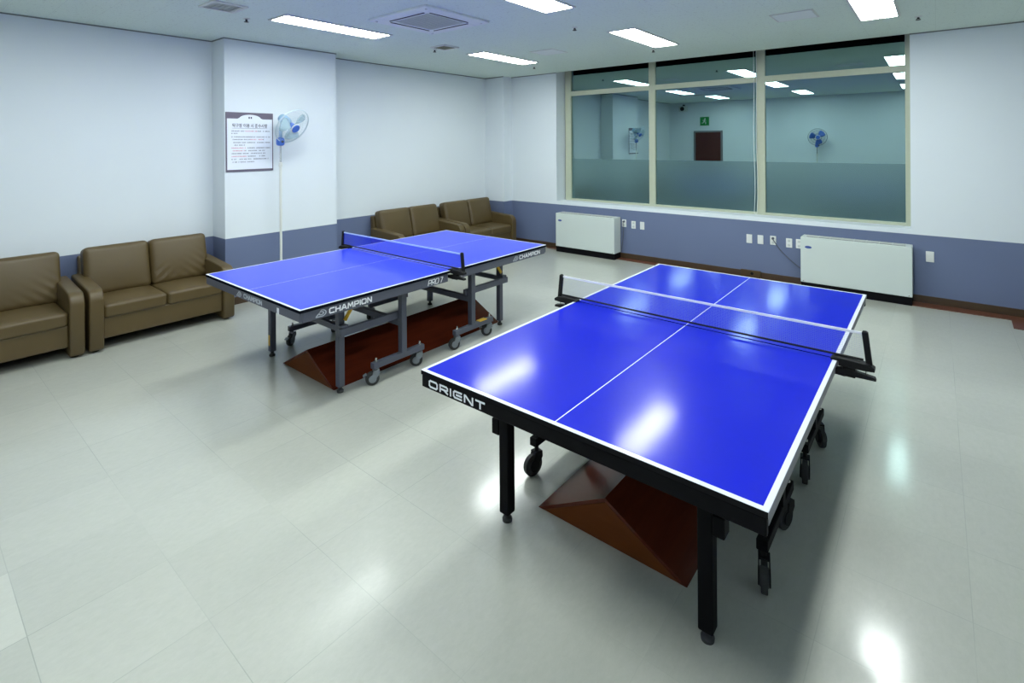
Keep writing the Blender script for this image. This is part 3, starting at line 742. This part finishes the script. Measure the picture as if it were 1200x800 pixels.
def sofa(label, x, y0, wd, wrinkles):
    """back at local x=0, seat looks along +x"""
    t = thing('sofa', label, 'sofa', (x, y0 + wd / 2, 0), 0, 'brown two-seat sofas along the wall')
    D = 0.80; A = 0.105; hw = wd / 2
    for s in (-1, 1):
        b = B(); r = 0.11
        prof = [(0.10, 0.018), (D - 0.015, 0.018), (D, 0.04), (D, 0.56 - r)]
        prof += [(D - r + r * math.cos(a), 0.56 - r + r * math.sin(a)) for a in [PI / 2 * i / 8 for i in range(1, 9)]]
        prof += [(0.12, 0.60), (0.10, 0.58)]
        prism(b, prof, s * hw, s * (hw - A), lambda p, q, u: (p, u, q))
        o = obj('armrest', b, M_LEATHER, t, bevel=0.022, smooth=True, seg=4)
    iw = wd - 2 * A
    part_box('seat_base', (0.40, 0, 0.195), (0.72, iw, 0.19), M_LEATHER, t, 0.012)
    b = B(); prism(b, [(0.02, 0.10), (0.16, 0.10), (0.16, 0.30), (0.07, 0.76), (0.0, 0.76)], -hw + 0.06, hw - 0.06, lambda p, q, u: (p, u, q)); obj('back_frame', b, M_LEATHER, t, bevel=0.02)
    for k, s in enumerate((-1, 1)):
        b = B(); cushion(b, (0.485, s * iw / 4, 0.343), (0.59, iw / 2 - 0.004, 0.125), 0.03, (2, 0.014)); obj('seat_cushion', b, M_LEATHER, t, smooth=True)
        b = B(); bw = (wd - 0.13) / 2
        cushion(b, (0.205, s * bw / 2, 0.615), (0.16, bw - 0.006, 0.47), 0.045, (0, 0.022), 22, wrinkles[k], Matrix.Rotation(-0.23, 3, 'Y')); obj('back_cushion', b, M_LEATHER, t, smooth=True)
    for s in (-1, 1):
        for xx in (0.16, D - 0.08):
            b = B(); lathe(b, [(0.026, 0), (0.03, 0.03), (0.03, 0.04)], (xx, s * (hw - 0.055), 0), 14); obj('foot', b, M_BLACKPL, t)
SX = -6.55
sofa('brown leatherette two-seat sofa at the left edge of the photo, cut off by the frame', SX, -0.095, 1.225, ([], [1]))
sofa('brown leatherette two-seat sofa beside the wall pillar, behind the corner of the grey-framed table', SX, 1.160, 1.215, ([], [-1, 1]))
sofa('brown leatherette two-seat sofa past the pillar, half hidden behind the net of the grey-framed table', SX, 4.575, 1.27, ([], []))
sofa('brown leatherette two-seat sofa in the far room corner next to the window wall', SX, 5.862, 1.27, ([], []))

# ================================================================== FANS
def fan(label, loc, pole_h, mpos, n, turn, wire=M_FANWIRE, blade=M_BLADE):
    """loc = pole foot, mpos = motor centre relative to it, n = the way the head faces"""
    t = thing('standing_fan', label, 'fan', loc)
    n = Vector(n).normalized(); mpos = Vector(mpos)
    b = B(); lathe(b, [(0.19, 0), (0.195, 0.012), (0.17, 0.03), (0.05, 0.045), (0.03, 0.09)], (0, 0, 0), 32); obj('base', b, M_FANWHITE, t, smooth=True)
    b = B(); cyl(b, (0, 0, 0.06), (0, 0, pole_h * 0.86), 0.014, 14); obj('pole', b, M_FANWHITE, t)
    b = B(); cyl(b, (0, 0, pole_h * 0.84), (0, 0, pole_h - 0.03), 0.010, 12); obj('upper_pole', b, M_CHROME, t)
    b = B(); lathe(b, [(0.019, 0), (0.021, 0.01), (0.021, 0.045), (0.014, 0.055)], (0, 0, pole_h * 0.84), 14); cyl(b, (0, 0, pole_h * 0.85), (0.04, 0, pole_h * 0.85), 0.006, 8); obj('height_collar', b, M_FANWHITE, t)
    b = B(); cushion(b, (0.0, 0, pole_h), (0.085, 0.085, 0.10), 0.03, (0, 0.0), 6); obj('control_box', b, M_FANBLUE, t, smooth=True)
    b = B(); cyl(b, (0.044, 0, pole_h), (0.056, 0, pole_h), 0.014, 12); obj('knob', b, M_INK, t)
    neck0 = Vector((0, 0, pole_h + 0.04)); rear = mpos - n * 0.05
    b = B(); tube(b, [neck0, neck0.lerp(rear, 0.5) - n * 0.02, rear], 0.02, 10); obj('neck', b, M_FANPALE, t, smooth=True)
    b = B(); lathe(b, [(0.02, -0.10), (0.05, -0.085), (0.058, -0.04), (0.055, 0.03), (0.03, 0.045), (0.012, 0.05), (0.012, 0.12)], mpos, 20, n); obj('motor', b, M_FANPALE, t, smooth=True)
    q = n.to_track_quat('Z', 'Y').to_matrix(); cc = mpos + n * 0.12
    def P(r, a, z): return cc + q @ Vector((r * math.cos(a), r * math.sin(a), z))
    R_ = 0.222
    for nm, sg in (('front_guard', 1), ('rear_guard', -1)):
        b = B()
        prof = [(0.045, 0.062), (0.10, 0.060), (0.16, 0.050), (0.205, 0.028), (R_, 0.002)]
        for i in range(44):
            a = 2 * PI * i / 44
            tube(b, [P(r, a + (0.25 * (1 - r / R_) if sg > 0 else 0), sg * z) for r, z in prof], 0.0012, 4)
        for r, z in ((0.10, 0.060), (0.16, 0.050)):
            tube(b, [P(r, 2 * PI * i / 40, sg * z) for i in range(40)], 0.0014, 4, True)
        tube(b, [P(R_, 2 * PI * i / 48, sg * 0.004) for i in range(48)], 0.0042, 6, True)
        obj(nm, b, wire, t)
    for k in range(3):
        b = B(); a0 = turn + 2 * PI * k / 3
        g = []
        for i in range(7):
            r = 0.035 + 0.155 * i / 6; half = 0.28 + 0.34 * math.sin(PI * min(1, 0.25 + 0.62 * i / 6))
            g.append([b.verts.new(P(r, a0 + half * (j / 4 - 0.5) * 2, 0.022 * (j / 4 - 0.5) * 2)) for j in range(5)])
        for i in range(6):
            for j in range(4): b.faces.new((g[i][j], g[i][j + 1], g[i + 1][j + 1], g[i + 1][j]))
        o = obj('blade', b, blade, t, smooth=True); md = o.modifiers.new('s', 'SOLIDIFY'); md.thickness = 0.003
    b = B(); lathe(b, [(0.034, -0.03), (0.036, 0.01), (0.02, 0.025)], cc, 18, n); obj('blade_hub', b, M_FANBLUE, t, smooth=True)
    b = B(); lathe(b, [(0.052, 0.056), (0.052, 0.068), (0.046, 0.072)], cc, 24, n); bd = obj('badge', b, M_FANBLUE, t)
    b = B(); lathe(b, [(0.062, 0.055), (0.062, 0.064), (0.053, 0.066)], cc, 24, n); obj('badge_ring', b, M_FANWHITE, t)
    return t
fan('white standing fan with blue head in front of the wall pillar, beside the notice', (-6.035, 3.02, 0), 1.87, (0.01, 0.065, 2.115), (0.80, 0.22, -0.50), 0.9)
fan('standing fan behind the camera, mirrored in the right window bay', (-2.44, -0.235, 0), 1.72, (0, 0.0, 1.95), (0.25, 0.95, -0.1), 0.3, pbr('unlit_guard_wire', (0.06, 0.09, 0.14), 0.4, noise=0.05), M_FANBLUE)  # guard's unlit side put into its dark wire colour

# ================================================================== NOTICE
sg = thing('notice_board', 'white notice with grey border and Korean text on the wall pillar beside the fan', 'notice', (XP, 2.76, 1.867))
part_box('backing_board', (0.005, 0, 0), (0.010, 0.542, 0.688), M_SIGNGREY, sg, 0.002)
b = B()
hw_, hb, ht_ = 0.258, -0.318, 0.270
prof = [(-hw_, hb), (hw_, hb), (hw_, ht_)]
prof += [(0.145, ht_)] + [(0.125 * math.cos(a), ht_ + 0.050 * math.sin(a)) for a in [PI * i / 16 for i in range(1, 16)]] + [(-0.145, ht_), (-hw_, ht_)]
prism(b, prof, 0.010, 0.0115, lambda p, q, u: (u, p, q)); obj('white_panel', b, M_SIGNWHITE, sg)
o = obj('title_text', text_bm('탁구장 이용 시 준수사항', (0.0116, 0.0, 0.192), 0.40, 0.046, SIDE, 0.018, 0.0006), M_INK, sg); o['label'] = 'dark Korean title'
b = B(); box(b, (0.0119, 0, 0.160), (0.0006, 0.40, 0.003)); obj('title_rule', b, M_INK, sg)
b = B()
for s in (-1, 1): box(b, (0.0119, s * 0.012, 0.284), (0.0006, 0.015, 0.022)); 
obj('top_mark', b, M_INK, sg)
rows = [(0.128, 0.43, (0.33, 0.68)), (0.100, 0.06, None), (0.060, 0.44, None), (0.030, 0.37, (0.55, 0.95)), (-0.005, 0.44, None), (-0.035, 0.16, None), (-0.068, 0.44, (0.0, 0.35)),
        (-0.100, 0.38, (0.0, 0.38)), (-0.132, 0.38, None), (-0.165, 0.38, (0.0, 0.42)), (-0.198, 0.43, None), (-0.230, 0.25, None)]
rb, rr = B(), B(); rg = random.Random(3)
for z, ln, red in rows:
    y = -0.212
    y_end = y + ln
    while y < y_end:
        gw = rg.choice((0.012, 0.013, 0.011))
        if rg.random() < 0.17: y += 0.010; continue
        f = (y + 0.212) / ln; tgt = rr if red and red[0] <= f <= red[1] else rb
        # a syllable-like block of short strokes
        box(tgt, (0.0119, y + gw * 0.3, z + rg.uniform(0.001, 0.004)), (0.0006, gw * 0.5, 0.0026))
        box(tgt, (0.0119, y + gw * 0.78, z), (0.0006, 0.0026, 0.014))
        box(tgt, (0.0119, y + gw * 0.35, z - 0.005), (0.0006, gw * 0.6, 0.0026))
        if rg.random() < 0.5: box(tgt, (0.0119, y + gw * 0.2, z), (0.0006, 0.0024, 0.011))
        y += gw + 0.0025
obj('text_lines', rb, M_INK, sg); o = obj('text_lines', rr, M_REDINK, sg); o['label'] = 'red lines of text'

# ================================================================== FAN COIL UNITS
def unit(label, x0, x1, grille=True):
    wd = x1 - x0; yf = YB - 0.225
    t = thing('fan_coil_unit', label, 'heating unit', ((x0 + x1) / 2, YB, 0), 0, 'white heating units under the window')
    b = B(); box(b, (0, -0.117, 0.372), (wd, 0.216, 0.556)); obj('cabinet', b, M_UNIT, t, bevel=0.006)
    b = B(); box(b, (0, -0.115, 0.047), (wd - 0.01, 0.205, 0.094)); obj('plinth', b, M_BLACK, t)
    b = B(); box(b, (0, -0.115, 0.651), (wd - 0.12, 0.12, 0.004)); obj('outlet_grille', b, M_BLACKPL, t)
    b = B()
    for i in range(5): box(b, (0, -0.165 + i * 0.025, 0.655), (wd - 0.12, 0.006, 0.006))
    for i in range(9): box(b, (-wd / 2 + 0.06 + (wd - 0.12) * i / 8, -0.115, 0.655), (0.008, 0.12, 0.007))
    obj('grille_bars', b, M_GRILLE, t)
    b = B(); prism(b, [(math.cos(2 * PI * i / 20) * 0.038, math.sin(2 * PI * i / 20) * 0.016) for i in range(20)], -0.2255, -0.2275, lambda p, q, u: (-wd / 2 + 0.085 + p, u, 0.53 + q)); obj('badge', b, M_BADGE, t)
    b = B(); box(b, (0, -0.2253, 0.36), (wd - 0.01, 0.001, 0.0015)); obj('panel_seam', b, M_GRILLE, t)
    for s in (-1, 1):
        b = B(); cyl(b, (s * (wd / 2 - 0.03), -0.2245, 0.11), (s * (wd / 2 - 0.03), -0.227, 0.11), 0.006, 10); obj('screw', b, M_CHROME, t)
unit('pale grey heating cabinet on black plinth under the left part of the window', -4.985, -3.885)
unit('pale grey heating cabinet under the right part of the window, beside the single wall plate', -1.310, -0.210)

def plate(x, z, label, kind):
    t = thing('socket_plate' if kind == 'socket' else 'switch_plate', label, 'socket' if kind == 'socket' else 'switch', (x, YB, z), 0, 'white plates on the blue dado')
    part_box('cover', (0, -0.005, 0), (0.072, 0.010, 0.118), M_WHITEPL, t, 0.004)
    if kind == 'socket':
        for s in (-1, 1):
            b = B(); cyl(b, (0, -0.0095, s * 0.028), (0, -0.0115, s * 0.028), 0.017, 18); oo = obj('outlet', b, M_GRILLE, t)
            b = B()
            for q in (-1, 1): cyl(b, (q * 0.007, -0.0114, s * 0.028), (q * 0.007, -0.0122, s * 0.028), 0.0025, 8)
            obj('pin_hole', b, M_INK, oo)
    else:
        part_box('rocker', (0, -0.011, 0), (0.036, 0.006, 0.066), M_WHITEPL, t, 0.002)
plate(-3.825, 0.556, 'white socket plate with a black plug in it, beside the left heating cabinet', 'socket')
plate(-3.665, 0.545, 'middle of the three white plates right of the left heating cabinet', 'socket')
plate(-3.520, 0.545, 'white plate farthest right of the three beside the left heating cabinet', 'switch')
plate(-1.965, 0.520, 'leftmost white plate of the row left of the right heating cabinet', 'switch')
plate(-1.825, 0.523, 'second white plate from left in the row left of the right heating cabinet', 'switch')
plate(-1.670, 0.530, 'white socket plate with a grey plug in it, left of the right heating cabinet', 'socket')
plate(-1.480, 0.518, 'white socket plate just right of the plugged one, left of the right heating cabinet', 'socket')
plate(-1.365, 0.520, 'white socket plate partly hidden behind the edge of the right heating cabinet', 'socket')
plate(-0.060, 0.530, 'single white plate on the blue dado right of the right heating cabinet', 'switch')
def cord(label, plug, pts):
    t = thing('power_cord', label, 'power cord', plug)
    b = B(); P0 = Vector(plug)
    ctrl = [Vector(p) - P0 for p in pts]
    sm = []
    for i in range(len(ctrl) - 1):
        p0, p1, p2, p3 = ctrl[max(i - 1, 0)], ctrl[i], ctrl[i + 1], ctrl[min(i + 2, len(ctrl) - 1)]
        for k in range(8):
            u = k / 8
            sm.append(0.5 * ((2 * p1) + (p2 - p0) * u + (2 * p0 - 5 * p1 + 4 * p2 - p3) * u * u + (3 * p1 - p0 - 3 * p2 + p3) * u ** 3))
    sm.append(ctrl[-1])
    tube(b, sm, 0.0055, 8); obj('cable', b, M_CORD, t, smooth=True)
    b = B(); cyl(b, (0, 0, 0), (0, -0.030, 0), 0.017, 16, 0.012); obj('plug', b, M_CORD, t)
cord('dark cord hanging from the socket down to the left heating cabinet', (-3.825, YB - 0.012, 0.584),
     [(-3.825, YB - 0.040, 0.584), (-3.822, YB - 0.050, 0.54), (-3.83, YB - 0.03, 0.40), (-3.85, YB - 0.02, 0.25), (-3.872, YB - 0.02, 0.10)])
cord('grey cord sagging from the socket to the right heating cabinet', (-1.670, YB - 0.012, 0.558),
     [(-1.670, YB - 0.040, 0.558), (-1.650, YB - 0.050, 0.53), (-1.56, YB - 0.04, 0.40), (-1.42, YB - 0.03, 0.27), (-1.323, YB - 0.03, 0.20)])
fb = thing('floor_outlet_box', 'small brown metal outlet box on the baseboard behind the near table', 'outlet box', (-1.945, YB - 0.012, 0.0))
part_box('box', (0, -0.012, 0.052), (0.25, 0.024, 0.098), pbr('bronze_metal', (0.10, 0.065, 0.03), 0.35, metal=0.6, noise=0.1), fb, 0.004)
b = B(); cyl(b, (0.02, -0.024, 0.06), (0.02, -0.028, 0.06), 0.02, 16); obj('outlet', b, M_BLACKPL, fb)
